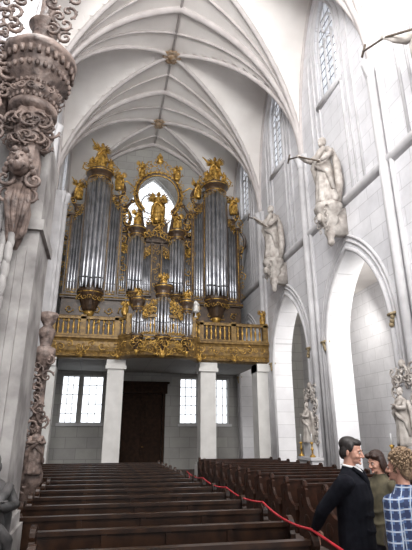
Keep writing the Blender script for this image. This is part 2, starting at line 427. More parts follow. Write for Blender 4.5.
b=B(); sweep(b,[(0,5.95),(.12,5.93),(.14,5.84),(.06,5.78),(.02,5.7),(.06,5.5),(.03,5.3),(-.02,5.2),(.04,5.15),(.02,5.05),(-.15,4.98),(-.4,4.96),(-.4,5.95)],True)
b.obj('gallery_fascia',OCHRE,gal)
b=B(); sweep(b,[(.1,6.7),(.1,6.82),(.04,6.86),(-.12,6.86),(-.14,6.7)],True); sweep(b,[(.08,5.95),(.08,6.03),(-.1,6.03),(-.1,5.95)],True)
for x in (-2.3,-1.0,.5,1.0,3.9,4.4,6.0,7.6): b.box(x-.12,x+.12,gy(x)-.1,gy(x)+.12,5.95,6.9)
b.obj('gallery_rails',OCHRE,gal)
b=B(); x=-2.3
while x<7.6:
    b.lathe([(.045,0),(.05,.06),(.025,.1),(.06,.28),(.065,.36),(.025,.52),(.05,.6),(.045,.68)],(x,gy(x),6.02),8); x+=.22 if (x<.5 or x>4.3) else .17
band(b,GX0+.15,7.6,5.4,5.62,lambda x:gy(x)-.05,30,.17,3)
band(b,GX0+.15,7.6,5.1,5.22,lambda x:gy(x)-.05,34,.09,8)
for x,s in ((.6,.42),(4.3,.42),(2.45,.5),(-1,.3),(6,.3)):
    for f in (1,-1): acanth(b,x+f*s*.5,gy(x)-.12,5.2,s*.45,f,pi/2)
    b.ell((x,gy(x)-.1,5.05),(s*.3,.12,s*.3),8,6)
for x,s in ((.8,1),(4.1,-1),(7.5,-1)):
    figure(b,(x,gy(x)-.02,6.88),.7,0,'x',wings=True,seed=int(x*3))
b.obj('gallery_gilding',GOLD,gal,True)
b=B()
for x in (.57,4.81):
    b.box(x-.36,x+.36,21.2,21.9,0,4.98)
    b.box(x-.46,x+.46,21.1,22.0,4.55,4.7); b.box(x-.42,x+.42,21.14,21.96,4.7,4.96); b.box(x-.46,x+.46,21.1,22.,0,.5); b.box(x-.42,x+.42,21.14,21.96,.5,.62)
for x0,x1 in ((-2.35,-2.0),(7.15,XR-.02)):
    b.box(x0,x1,21.1,21.9,0,4.98); b.box(x0-.0,x1+.0,21.0,22.0,4.6,4.96)
b.obj('gallery_columns',COLM,gal)
b=B(); b.lathe([(.06,0),(.08,.04),(.02,.1),(.02,.2),(.14,.26),(.17,.3)],(4.0,20.25,6.86),10); b.lathe([(.17,.62),(.1,.72),(.02,.8)],(4.0,20.25,6.86),10)
for k_ in range(6):
    a=2*pi*k_/6; b.tube([(4+.16*math.cos(a),20.25+.16*math.sin(a),7.15),(4+.16*math.cos(a),20.25+.16*math.sin(a),7.49)],.012,4)
b.lathe([(.13,.3),(.13,.62)],(4.0,20.25,6.86),10)
b.obj('gallery_lantern',COLM,gal)
# ---------------- organ ----------------
org=empty('pipe_organ',(2.4,23,5.8)); OC=2.4; YF=23.2
case=B(); pipes=B(); gold=B(); slot=B()
def pipe(x,y,z0,zt,r):
    pipes.lathe([(r*.25,0),(r*.3,.02),(r,.45),(r,zt-z0),(r*.85,zt-z0)],(x,y,z0),12)
    slot.box(x-r*.55,x+r*.55,y-r*1.02,y-r*.7,z0+.47,z0+.47+r*.7)
def tower(x,yc,R,n,z0,zt,pr,hc,cl=1.):
    case.lathe([(R*.75,0),(R*.75,zt-z0+hc)],(x,yc+.15,z0-.3),20)
    for i in range(n):
        a=pi*(1.08+.84*i/(n-1)); pipe(x+R*math.cos(a),yc+R*math.sin(a),z0+.05*abs(i-(n-1)/2),zt-.05,pr)
    case.lathe([(R*.25,-1.3*cl),(R*.6,-1.0*cl),(R*.85,-.6*cl),(R*1.15,-.25*cl),(R*1.25,-.1*cl),(R*1.25,0),(R*.9,.02)],(x,yc,z0),20)
    gold.lathe([(R*1.16,-.2*cl),(R*1.28,-.16*cl),(R*1.16,-.12*cl)],(x,yc,z0),20)
    gold.lathe([(R*.1,-1.5*cl),(R*.35,-1.3*cl),(R*.5,-1.1*cl),(R*.4,-1.05*cl)],(x,yc,z0),16)
    case.lathe([(R*1.1,0),(R*1.15,.1),(R*1.15,.3),(R*1.4,.45),(R*1.45,.6),(R*.8,.66)],(x,yc,zt-.02),24)
    gold.lathe([(R*1.4,.46),(R*1.5,.5),(R*1.4,.54)],(x,yc,zt),24)
    gold.lathe([(R*1.15,.1),(R*1.22,.12),(R*1.15,.15)],(x,yc,zt),24)
    for i in range(9):
        a=pi*(1.03+.94*i/8); acanth(gold,x+R*1.22*math.cos(a),yc+R*1.22*math.sin(a),zt-.02-.08*(abs(i-4)),R*.24,1 if i<4 else -1,i)
    for i in range(7):
        a=pi*(1.06+.88*i/6); acanth(gold,x+R*1.1*math.cos(a),yc+R*1.1*math.sin(a),z0-.45*cl,R*.24,1 if i<3 else -1,i*1.3)
def flat(x0,x1,y,z0,ztf,n,pr):
    case.box(x0,x1,y+.15,y+.35,z0-.2,max(ztf(x0),ztf(x1))+.35)
    for i in range(n):
        x=x0+(x1-x0)*(i+.5)/n; pipe(x,y,z0,ztf(x)-.1,pr)
    for i in range(n+1):
        x=x0+(x1-x0)*i/n; acanth(gold,x,y-.1,ztf(x),.15,1 if i%2 else -1,i); acanth(gold,x,y-.1,ztf(x)+.28,.12,1 if i%2 else -1,i+2)
        acanth(gold,x,y-.1,z0+.05,.09,1 if i%2 else -1,i+1)
    case.box(x0,x1,y-.15,y+.2,z0-.2,z0)
    gold.box(x0,x1,y-.17,y-.14,z0-.12,z0-.07)
def stile(x,y,z0,z1,w=.09):
    case.box(x-w,x+w,y-.12,y+.2,z0,z1); gold.box(x-w*.2,x+w*.2,y-.14,y-.11,z0+.1,z1-.1)
    case.box(x-w*1.5,x+w*1.5,y-.18,y+.2,z1-.12,z1)
def volute(x,z,s,flip,y):
    pts=[(x+flip*s*(-.1+.5*t)*(1-t)+flip*.25*s*math.sin(t*pi),y,z+s*1.6*(1-t)) for t in [i/10 for i in range(11)]]
    case.tube(pts,[.05*s+.07*s*math.sin(pi*i/10) for i in range(11)],8)
    case.ell((pts[-1][0],y,pts[-1][2]),(.16*s,.1,.16*s),10,7); case.ell((pts[0][0],y,pts[0][2]),(.12*s,.1,.12*s),10,7)
case.box(OC-4.7,OC+4.7,YF+.1,YF+1.9,5.8,8.6)
for i in range(14):
    x=OC-4.6+9.2*(i+.5)/14
    acanth(gold,x,YF+.05,7.75,.2,1 if i%2 else -1,i); acanth(gold,x,YF+.05,7.2,.17,-1 if i%2 else 1,i*2)
    case.box(x-.28,x+.28,YF+.03,YF+.1,6.1,6.9)
case.box(OC-4.8,OC+4.8,YF-.05,YF+1.95,8.3,8.5); gold.box(OC-4.8,OC+4.8,YF-.08,YF-.05,8.38,8.43)
for s in (1,-1):
    cx=OC+s*3.3
    case.box(cx-1.3,cx+1.3,YF+.4,YF+1.8,8.5,13.2)
    case.box(cx-.7,cx+.7,YF+.4,YF+1.8,13,15.4)
    tower(cx,YF+.0,.54,7,8.7,15.0,.118,.5)
    for q in (1,-1):
        xa=cx+q*.66; xb=cx+q*1.24
        x0,x1=min(xa,xb),max(xa,xb)
        H0=14.2 if q*s<0 else 13.4
        flat(x0,x1,YF+.2,8.7,(lambda xx,cx=cx,H0=H0:H0-1.1*(abs(xx-cx)-.66)),4,.068)
        stile(cx+q*.64,YF+.12,8.5,15.0,.085); stile(cx+q*1.3,YF+.12,8.5,H0-.4,.1)
        volute(cx+q*1.05,H0-.1,.95,q,YF+.15); volute(cx+q*1.5,H0-1.8,.9,q,YF+.2)
        for j in range(5): acanth(gold,cx+q*(1.42-.12*j),YF+.02,H0-.1+.42*j,.24-.02*j,q*(1 if j%2 else -1),j*1.1+pi/2)
        acanth(gold,cx+q*.7,YF,15.9,.3,-q,pi/2+.3)
        figure(gold,(cx+q*1.05,YF-.05,H0+.45),1.15,q*-.4,'reach' if q<0 else 'x',wings=True,seed=3)
        for j in range(8): acanth(gold,cx+q*(1.48+.06*math.sin(j)),YF+.1,9.0+.56*j,.16+.04*(j%3),q*(1 if j%2 else -1),j)
    case.lathe([(.3,0),(.34,.1),(.2,.25),(.26,.4),(.15,.5)],(cx,YF+.1,15.62),14)
    figure(gold,(cx,YF+.05,16.0),1.6,s*-.3,'reach',wings=True,seed=5)
    figure(gold,(cx-.5,YF-.1,15.7),.85,-.5,'x',wings=True,seed=6); figure(gold,(cx+.5,YF-.1,15.7),.85,.5,'x',wings=True,seed=7)
    for q in range(7): acanth(gold,cx-.8+1.6*q/6,YF-.3,15.75+.12*math.sin(q),.2,1 if q%2 else -1,q)
    ix=OC+s*1.1
    case.box(ix-.6,ix+.6,YF+.4,YF+1.6,8.6,12.0)
    tower(ix,YF+.05,.34,6,8.8,11.9,.08,.4,.6)
    flat(min(OC+s*1.5,OC+s*2.02),max(OC+s*1.5,OC+s*2.02),YF+.2,8.8,lambda xx:11.0+.5*abs(xx-OC-s*1.5),5,.048)
    stile(OC+s*1.5,YF+.12,8.6,12.2,.06)
    case.box(min(OC+s*1.45,OC+s*2.0),max(OC+s*1.45,OC+s*2.0),YF+.35,YF+.9,11.2,12.6)
    volute(OC+s*1.55,12.4,1.1,s,YF+.2); volute(OC+s*1.8,11.7,.8,-s,YF+.2)
    figure(gold,(ix,YF+.1,12.55),1.1,-s*.4,'bless',wings=True,seed=8)
    for q in range(7):
        acanth(gold,OC+s*(1.4+.1*q),YF,12.0+.36*q,.23,s*(1 if q%2 else -1),q)
    flat(min(OC+s*.28,OC+s*.72),max(OC+s*.28,OC+s*.72),YF+.1,8.8,lambda xx:10.6+.8*(1-abs(xx-OC)),5,.042)
case.box(OC-.8,OC+.8,YF+.35,YF+1.6,8.6,11.8)
stile(OC-.26,YF,8.6,11.6,.05); stile(OC+.26,YF,8.6,11.6,.05)
for j in range(8): acanth(gold,OC+.08*(-1)**j,YF-.05,8.9+.36*j,.16,(-1)**j,j)
# central horseshoe crown around the window
RC=14.75
aa=[-.28*pi+1.56*pi*k/40 for k in range(41)]
for rr,z in ((1.36,.06),(1.16,.04)):
    gold.tube([(OC+rr*math.cos(a),YF+.2,RC+rr*1.08*math.sin(a)) for a in aa],z,8)
case.tube([(OC+1.27*math.cos(a),YF+.3,RC+1.27*1.08*math.sin(a)) for a in aa],.14,8)
for i in range(20):
    a=-.28*pi+1.56*pi*i/19; acanth(gold,OC+1.40*math.cos(a),YF+.1,RC+1.48*math.sin(a),.19,1 if i%2 else -1,a)
for i in range(9):
    acanth(gold,OC-1.1+2.2*i/8,YF+.05,16.15+.7*(1-abs(i-4)/4),.25,1 if i<4 else -1,i*.8)
    acanth(gold,OC-.7+1.4*i/8,YF-.05,12.0+.35*(1-abs(i-4)/4),.23,1 if i<4 else -1,i*.9)
    acanth(gold,OC-.5+1.0*i/8,YF-.05,12.8+.3*math.sin(i),.2,1 if i<4 else -1,i*.7)
case.box(OC-.6,OC+.6,YF+.2,YF+.6,11.8,13.0)
gold.lathe([(.05,0),(.22,.1),(.12,.3),(.2,.45),(.1,.6),(.04,.75)],(OC,YF+.1,16.7),12)
figure(gold,(OC,YF+.0,12.9),1.9,0,'bless',wings=True,seed=2)
for s in (1,-1): figure(gold,(OC+s*1.0,YF+.1,15.75),1.0,s*-.5,'x',wings=True,seed=4)
for s in (1,-1):
    case.tube([(OC+s*.6,YF+.3,12.0),(OC+s*.8,YF+.3,12.6),(OC+s*1.0,YF+.3,13.8)],.13,8)
    gold.tube([(OC+s*1.3,YF+.25,15.0),(OC+s*1.8,YF+.2,15.4),(OC+s*2.3,YF+.2,15.2)],.05,6)
# ruckpositiv on gallery front
RY=19.95; 
case.box(1.15,3.75,RY+.1,RY+.7,5.7,7.0)
def rtower(x,R,z0,zt,n,pr):
    tower(x,RY+.1,R,n,z0,zt,pr,.1,.6)
rtower(2.45,.3,5.9,7.65,6,.06); rtower(1.35,.22,5.9,7.0,5,.05); rtower(3.55,.22,5.9,7.0,5,.05)
for s in (1,-1):
    flat(min(2.45+s*.36,2.45+s*.84),max(2.45+s*.36,2.45+s*.84),RY+.05,5.9,lambda xx:6.75+.35*(1-abs(xx-2.45-s*.36)/.5),6,.035)
    for q in range(5): acanth(gold,2.45+s*(.4+.17*q),RY,7.4-.12*q,.16,-s,pi/2+q)
    figure(gold,(2.45+s*1.1,RY+.1,7.35),.7,-s*.4,'bless',wings=True,seed=9)
figure(gold,(2.45,RY+.05,8.0),.85,0,'bless',wings=True,seed=11)
for q in range(16): acanth(gold,1.15+2.6*q/15,RY-.15-.1*math.sin(pi*q/15),5.5+.1*math.sin(q*2),.17,1 if q%2 else -1,q)
for q in range(10): acanth(gold,1.5+1.9*q/9,RY-.1,5.1+.05*abs(q-4.5),.15,1 if q%2 else -1,q)
case.obj('organ_case',CASE,org); pipes.obj('organ_pipes',TIN,org,True); gold.obj('organ_gilding',GOLD,org,True); slot.obj('pipe_mouths',DARK,org)

# ---------------- statues on right wall ----------------
def wallstatue(xs,d,y,seed,pose,staff):
    X=xs+d*.6; yw=-pi/2+.15 if d<0 else pi/2
    e=empty('apostle_statue',(X,y,9.2)); b=B(); sb=B()
    figure(b,(X,y,9.25),2.75,yw,pose,staff=staff,seed=seed,sb=sb,w=.86)
    b.obj('saint_figure',STAT,e,True)
    if staff: sb.obj('staff',STAFF,e,True)
    b=B(); b.lathe([(.05,-1.5),(.12,-1.4),(.1,-1.25),(.2,-1.0),(.17,-.85),(.32,-.6),(.28,-.45),(.45,-.2),(.47,-.05),(.44,0)],(X,y,9.25),18,lambda a,z:1+.08*math.sin(6*a))
    b.M=Matrix.Translation((X,y,9.25))@Matrix.Rotation(-pi/2 if d<0 else pi/2,4,'Z')
    for s in (1,-1):
        acanth(b,s*.36,-.26,-.35,.2,s,0); acanth(b,s*.22,-.2,-.9,.16,-s,0); acanth(b,s*.27,-.25,-.65,.16,-s,2)
    b.ell((0,-.34,-.5),(.12,.12,.16),10,8); b.box(-.15,.15,0,.59,-1.1,-.1)
    b.M=Matrix(); b.obj('carved_console',STAT,e,True)
for y,sd,p,st in ((18.4,1,'reach',True),(13.0,2,'reach',True),(7.3,3,'reach',True),(2.1,4,'bless',False)):
    wallstatue(XR,-1,y,sd,p,st)
def pieraltar(xs,d,y,z0,h,seed,m):
    e=empty('side_altar',(xs+d*.6,y,0)); b=B()
    b.box(min(xs+d*.4,xs+d*.8),max(xs+d*.4,xs+d*.8),y-.55,y+.55,0,.95); b.box(min(xs+d*.4,xs+d*.85),max(xs+d*.4,xs+d*.85),y-.6,y+.6,.95,1.05)
    b.box(min(xs+d*.38,xs+d*.7),max(xs+d*.38,xs+d*.7),y-.25,y+.25,1.05,z0)
    b.box(min(xs+d*.3,xs+d*.42),max(xs+d*.3,xs+d*.42),y-.35,y+.35,1.05,z0+h+.1)
    b.obj('altar_table',TRIM,e)
    b=B(); figure(b,(xs+d*.62,y,z0),h,-pi/2 if d<0 else pi/2,'x',seed=seed,w=.9)
    b.M=Matrix.Translation((xs+d*.45,y,z0))@Matrix.Rotation(-pi/2 if d<0 else pi/2,4,'Z')
    for s in (1,-1):
        for q in range(8): acanth(b,s*(.34+.05*(q%2)),0,.1+q*.24,.17,s*(1 if q%2 else -1),q,th=.2)
    for q in range(5): acanth(b,-.25+.125*q,0,h+.15+.12*(2-abs(q-2)),.2,1 if q<2 else -1,q,th=.2)
    b.ell((0,0,h+.6),(.09,.09,.12)); b.M=Matrix()
    b.obj('altar_figure',m,e,True)
    for dy in (-.45,.45):
        cc=(xs+d*.72,y+dy,1.05)
        b=B(); b.lathe([(.1,0),(.1,.04),(.035,.1),(.03,.2),(.06,.25),(.025,.3),(.03,.4),(.07,.46),(.03,.48)],cc,12); b.obj('altar_candlestick_stem',GOLD,e,True)
        b=B(); b.lathe([(.022,.48),(.022,.73),(.005,.75)],cc,10); b.obj('altar_candle',SHIRTW,e,True)
pieraltar(XR,-1,15.85,1.5,1.35,21,STAT); pieraltar(XR,-1,10.35,1.5,1.35,22,STAT)

# ---------------- left foreground altar column ----------------
e=empty('alabaster_altar',(-1.,4.8,0))
b=B(); b.box(-1.6,-.76,4.75,5.6,0,5.0); b.box(-1.65,-.70,4.68,5.65,0,.9); b.box(-1.62,-.73,4.72,5.6,.9,1.02)
b.box(-1.5,-.86,4.70,4.76,1.3,3.6); b.box(-1.42,-.94,4.66,4.70,1.4,3.5)
b.box(-1.62,-.72,4.70,5.6,3.8,3.92)
b.box(-2.88,-1.6,4.9,5.7,0,6.5)
b.obj('altar_pilaster',ALAB2,e)
b=B(); AX=-.96
fl=lambda a,z:1+.07*math.sin(12*a)
b.lathe([(.04,3.5),(.1,3.7),(.12,3.9),(.1,4.0),(.15,4.25),(.15,4.5),(.13,4.62),(.19,4.9),(.22,5.05)],(AX,4.55,0),36,fl)
b.lathe([(.2,5.05),(.26,5.09),(.26,5.16),(.22,5.18),(.22,5.24),(.27,5.27),(.27,5.34),(.24,5.36),(.24,5.42),(.33,5.5),(.35,5.57),(.31,5.6),(.35,5.63),(.35,5.74),(.40,5.77),(.41,5.83),(.36,5.88),(.34,5.92),(.2,5.96),(.14,6.1),(.14,6.3),(.19,6.36),(.1,6.42),(.085,6.6),(.085,7.3),(.14,7.4),(.16,7.5),(.05,7.7)],(AX,4.55,0),36)
for k in range(26):
    a=2*pi*k/26
    b.ell((AX+.345*math.cos(a),4.55+.345*math.sin(a),5.535),(.028,.028,.04),6,5)
    b.ell((AX+.25*math.cos(a),4.55+.25*math.sin(a),5.21),(.02,.02,.03),6,5)
    b.ell((AX+.25*math.cos(a+.1),4.55+.25*math.sin(a+.1),5.39),(.022,.022,.025),6,5)
    b.box(AX+.37*math.cos(a)-.02,AX+.37*math.cos(a)+.02,4.55+.37*math.sin(a)-.02,4.55+.37*math.sin(a)+.02,5.65,5.74)
for k in range(16):
    a=2*pi*k/16; acanth(b,AX+.2*math.cos(a),4.55+.2*math.sin(a),4.92,.1,1 if k%2 else -1,k,th=.22)
    acanth(b,AX+.16*math.cos(a),4.55+.16*math.sin(a),4.72,.09,1 if k%2 else -1,k*2,th=.22)
    acanth(b,AX+.27*math.cos(a),4.55+.27*math.sin(a),5.30,.05,1 if k%2 else -1,k*2,th=.22)
b.ell((AX-.02,4.36,4.36),(.105,.12,.135),14,10); b.ell((AX-.01,4.26,4.28),(.05,.06,.055),10,8); b.ell((AX-.02,4.24,4.36),(.018,.02,.03),8,6)
for s in (1,-1):
    b.ell((AX-.02+s*.04,4.245,4.40),(.02,.012,.012),6,5); b.ell((AX-.02+s*.05,4.27,4.31),(.035,.03,.035),8,6)
    for q in range(5): b.ell((AX-.02+s*(.05+.02*q),4.33+.02*q,4.50-.05*q),(.04,.04,.04),7,5)
    acanth(b,AX+s*.14,4.4,4.2,.1,s,pi/2,1.3,.25); acanth(b,AX+s*.1,4.42,4.02,.09,-s,pi/2,1.3,.25)
for k in range(14):
    x=AX+rnd.uniform(-.1,.1)
    b.tube([(x,4.44,4.15),(x+rnd.uniform(-.03,.03),4.4,3.95),(AX-.02+rnd.uniform(-.04,.04),4.5,3.6-rnd.uniform(0,.15))],[.035,.03,.01],6)
for q in range(16):
    acanth(b,AX+.12+.16*(q%2)+rnd.uniform(-.05,.06),4.4,6.0+q*.1,.09,1 if q%2 else -1,q,th=.26)
    acanth(b,AX-.25-rnd.uniform(0,.2),4.4,5.5+q*.08,.1,1 if q%2 else -1,q,th=.26)
    acanth(b,AX-.28-rnd.uniform(0,.12),4.45,4.55+q*.07,.09,1 if q%2 else -1,q,th=.26)
b.box(AX-.95,AX-.3,4.55,5.3,5.0,5.9); b.box(AX-1.0,AX-.25,4.45,5.3,5.6,5.75)
b.obj('carved_capital',ALAB,e,True)
b=B()
for r in range(12):
    for c in range(5):
        z=4.2-r*.17; x=-1.24+c*.075-.008*r
        b.ell((x,4.56-.02*c-.01*(r%2),z+.02*c),(.042,.035,.13),8,6,Matrix.Rotation(.25-.1*c+.02*r,3,'Y'))
for q in range(10): acanth(b,-1.05+rnd.uniform(-.1,.08),4.64,2.15-q*.1,.11,1 if q%2 else -1,q,th=.26)
b.obj('carved_wing',ALAB2,e,True)
b=B(); figure(b,(-.82,4.35,.5),1.1,.5,'x',seed=41); b.box(-1.05,-.6,4.1,4.6,0,.51); b.obj('carved_putto',DSTAT,e,True)
# mid altar
e=empty('alabaster_altar',(-1.6,9.6,0)); b=B()
b.box(-2.5,-1.3,9.4,10.1,0,1.2); b.box(-2.5,-1.25,9.35,10.15,1.2,1.32); b.box(-2.5,-1.6,9.6,10.1,1.3,4.3)
b.obj('altar_body',ALAB2,e)
b=B()
cx=-1.13
b.lathe([(.17,0),(.17,.9),(.21,.95),(.21,1.1),(.11,1.2),(.10,2.0),(.14,2.05),(.09,2.1),(.09,2.9),(.17,3.1),(.2,3.15),(.2,3.35),(.1,3.4),(.13,3.55),(.17,3.7),(.08,3.8),(.15,3.92),(.19,4.05),(.04,4.1)],(cx,9.45,0),20,lambda a,z:1+.05*math.sin(8*a))
for q in range(24): acanth(b,cx+rnd.uniform(-.12,.14),9.32,.9+q*.1,.12,1 if q%2 else -1,q,th=.22)
figure(b,(cx+.05,9.25,1.1),.8,.3,'x',seed=51)
figure(b,(-1.6,9.4,3.3),1.0,.3,'x',seed=52); figure(b,(-1.75,9.35,1.32),1.8,.3,'x',seed=53)
for q in range(14): acanth(b,cx-.2-rnd.uniform(0,.5),9.45,3.0+q*.13,.16,1 if q%2 else -1,q,th=.24)
b.obj('altar_carving',ALAB,e,True)

# ---------------- pews ----------------
def pewmesh(name,w,m):
    b=B(); h=w/2
    b.box(-h,h,-.42,.02,.42,.46); b.box(-h,h,-.40,-.37,.3,.42)
    b.box(-h,h,-.01,.03,.44,.86); b.box(-h,h,-.04,.05,.86,.90)
    b.box(-h,h,.03,.05,.1,.44)
    v=[b.v(p) for p in ((-h,.05,.89),(h,.05,.89),(h,.21,.85),(-h,.21,.85),(-h,.05,.865),(h,.05,.865),(h,.21,.825),(-h,.21,.825))]
    for q in ((0,1,2,3),(7,6,5,4),(0,4,5,1),(3,2,6,7)): b.f([v[i] for i in q])
    nn=max(2,int(w/.6))
    for i in range(1,nn):
        x=-h+w*i/nn; b.box(x-.03,x+.03,-.03,-.01,.48,.85)
    b.box(-h,h,.24,.33,.12,.16)
    end=[(-.44,0),(-.47,.1),(-.44,.2),(-.46,.4),(-.42,.47),(-.3,.49),(-.18,.55),(-.1,.68),(-.1,.80)]
    end+=[(.01+.10*math.cos(a),.87+.09*math.sin(a)) for a in [pi*1.15-k*pi*1.3/10 for k in range(11)]]
    end+=[(.16,.81),(.26,.79),(.29,.73),(.25,.57),(.22,.38),(.28,.2),(.3,.1),(.28,0)]
    for s in (-1,1):
        x0,x1=(h,h+.06) if s>0 else (-h-.06,-h)
        b.prism(end,'yz',x0,x1)
        xo=h+.06 if s>0 else -h-.06
        b.tube([(xo,.01+.06*math.cos(a),.87+.055*math.sin(a)) for a in [2*pi*k/12 for k in range(12)]],.012,5,closed=True)
        b.ell((xo,-.1,.28),(.02,.14,.12),10,6); b.ell((xo,.08,.6),(.02,.06,.12),10,6)
    me=b.mesh(name); me.materials.append(m); return me
ms={}
for nm,xl,XE in (('a',-.4,1.84),('b',-.85,2.0),('c',-1.7,2.0)): ms[nm]=(pewmesh('church_pew_'+nm,XE-xl,PEW),(XE+xl)/2)
mR=pewmesh('church_pew_side',2.8,PEW2)
for i in range(15):
    me,cx=ms['a' if i<1 else ('b' if i<8 else 'c')]
    o=bpy.data.objects.new('church_pew',me); o.location=(cx,4.2+.87*i,0); link(o)
    if i==1: o.scale.x=.87; o.location.x=cx+.17
for i in range(13):
    o=bpy.data.objects.new('church_pew',mR); o.location=(5.25,7.9+.87*i,0); link(o)
# rope
b=B(); pts=[(1.93,3.0,.80),(1.90,3.6,.90)]
for i in range(4):
    ya=4.2+.87*2*i; xa=1.87 if i==0 else 2.03
    for k in range(8):
        t=k/8; pts.append((xa+(2.03-xa)*t,ya+1.74*t,.975-.05*4*t*(1-t)))
pts+=[(2.03,4.2+.87*8,.975),(2.08,4.2+.87*8,.9),(2.08,4.2+.87*8,.6)]
b.tube(pts,.012,8); b.obj('barrier_rope',ROPE,None,True)

# ---------------- people ----------------
def person(name,loc,yaw,H,top,hairm,hair,rt,lt,headturn=0,wide=1.,collar=None,extra=None,lean=0):
    e=empty(name,loc); S=H/1.76
    Mb=Matrix.Translation(loc)@Matrix.Rotation(yaw,4,'Z')@Matrix.Scale(S,4); inv=Mb.inverted()
    def L(p,side):
        return inv@Vector(p) if p else Vector((side*.27*wide**.5,-.06,.80))
    b=B(); b.M=Mb
    b.loft([(0,0,.8,.13,.1),(0,0,.88,.165*wide,.115),(0,0,1.0,.155*wide,.11),(0,0,1.06,.14,.1)])
    for s in (1,-1): b.tube([(s*.085,0,.92),(s*.095,-.01,.7),(s*.1,-.01,.5),(s*.105,.01,.3),(s*.11,.02,.07)],[.1,.088,.068,.062,.055],12)
    b.remesh('trousers',TROU,e,.016)
    b=B(); b.M=Mb
    for s in (1,-1): b.ell((s*.11,-.05,.045),(.045,.13,.045),12,8); b.ell((s*.11,.02,.07),(.042,.06,.06),10,8)
    b.obj('shoes',LEATH,e,True)
    b=B(); b.M=Mb; dp=wide**.6
    b.loft([(0,.0,.80,.175*wide,.125*dp),(0,0,.95,.17*wide,.125*dp),(0,0,1.08,.16*wide,.12*dp),(0,-.01,1.25,.175*wide,.13*dp),(0,0,1.38,.185*wide,.115*dp),(0,.01,1.44,.14*wide,.09),(0,.015,1.48,.085,.07),(0,.015,1.515,.066,.06)],20)
    W={}
    for side,t in ((-1,rt),(1,lt)):
        sh=Vector((side*.185*wide,0,1.395)); w=L(t,side); mid=(sh+w)/2
        d=(w-sh).length; bend=math.sqrt(max(0.002,.285**2-min(d,.56)**2/4)); el=mid+Vector((side*.45,.75,-.45)).normalized()*bend
        b.ell(sh,(.075,.08,.065),10,8)
        b.tube([sh,(sh*.5+el*.5),el,(el*.45+w*.55),w+(el-w)*.04],[.075,.067,.058,.052,.042],12)
        # cloth folds at the elbow
        for fz in (.35,.5,.65):
            p=sh.lerp(el,fz); b.ell(p,(.066-.012*fz,.07-.012*fz,.02),10,6)
        W[side]=(el,w)
    for k_,zz in enumerate((1.0,1.12,1.22)): b.tube([(-.1*wide,-.11*dp,zz+.02),(0,-.128*dp,zz),(.12*wide,-.105*dp,zz+.03)],[.006,.014,.006],6)
    b.remesh('clothing',top,e,.012,2)
    for side in (-1,1):
        el,w=W[side]; b=B(); b.M=Mb; d=(w-el).normalized()
        if (side==-1 and rt) or (side==1 and lt): d=(d+Vector((0,-.3,-.1))).normalized(); n=Vector((0,0,-1))
        else: n=Vector((-side,0,0))
        n=(n-d*n.dot(d)).normalized(); s_=d.cross(n)
        if s_.y>0 or (abs(s_.y)<.3 and s_.x*side>0): s_=-s_
        R=Matrix((s_,d,n)).transposed()
        b.tube([w-d*.04,w+d*.02],[.028,.027],10)
        b.ell(w+d*.05,(.04,.052,.016),12,8,R)
        for i,Ln in enumerate((.066,.078,.073,.056)):
            p=w+d*.088+s_*(.03-.0195*i); pts=[p-d*.03,p]; ang=0
            for f,cr in ((.42,.35),(.33,.55),(.25,.45)):
                ang+=cr; p=p+(d*math.cos(ang)+n*math.sin(ang))*Ln*f*1.05; pts.append(p)
            b.tube(pts,[.0085,.0092,.0088,.008,.0065],8)
        p=w+d*.02+s_*.025; b.tube([p,p+s_*.028+d*.022+n*.008,p+s_*.036+d*.05+n*.016,p+s_*.034+d*.07+n*.024],[.012,.0115,.0095,.0075],8)
        b.remesh('hand_right' if side<0 else 'hand_left',SKIN,e,.0038,2)
    Mh=Mb@Matrix.Translation((0,.01,1.5))@Matrix.Rotation(headturn,4,'Z')@Matrix.Rotation(lean,4,'X')@Matrix.Translation((0,-.01,-1.5))
    b=B(); b.M=Mh
    b.tube([(0,.02,1.46),(0,.012,1.52),(0,.005,1.6)],[.06,.053,.055],14)
    b.ell((0,.012,1.668),(.073,.092,.086),20,14); b.ell((0,-.026,1.625),(.06,.064,.08),18,12); b.ell((0,-.04,1.568),(.043,.045,.032),14,10)
    b.ell((0,-.085,1.548),(.018,.012,.012),8,6)
    b.tube([(0,-.083,1.652),(0,-.098,1.628),(0,-.110,1.607),(0,-.096,1.597)],[.008,.010,.0125,.010],8)
    for s in (1,-1):
        b.ell((s*.011,-.094,1.602),(.008,.01,.007),8,6); b.ell((s*.028,-.076,1.655),(.022,.012,.008),8,6)
        b.ell((s*.036,-.068,1.605),(.02,.016,.018),8,6)
        b.ell((s*.074,.012,1.625),(.009,.02,.031),8,8,Matrix.Rotation(s*.25,3,'Z'))
    b.remesh('head',SKIN,e,.0055,2,.4)
    b=B(); b.M=Mh
    for s in (1,-1): b.ell((s*.029,-.083,1.638),(.0125,.007,.006),10,6)
    b.obj('eyes',EYEW,e,True)
    b=B(); b.M=Mh
    for s in (1,-1):
        b.ell((s*.029,-.0885,1.638),(.0055,.003,.0055),8,6)
        b.tube([(s*.014,-.091,1.654),(s*.03,-.09,1.660),(s*.047,-.078,1.655)],[.003,.004,.002],6)
    b.obj('irises_and_brows',EYED,e,True)
    b=B(); b.M=Mh
    b.tube([(-.023,-.078,1.577),(-.008,-.0875,1.580),(.008,-.0875,1.580),(.023,-.078,1.577)],[.002,.004,.004,.002],6)
    b.tube([(-.02,-.078,1.574),(0,-.0865,1.570),(.02,-.078,1.574)],[.002,.0045,.002],6)
    b.obj('lips',LIP,e,True)
    q=random.Random(7); b=B(); b.M=Mh
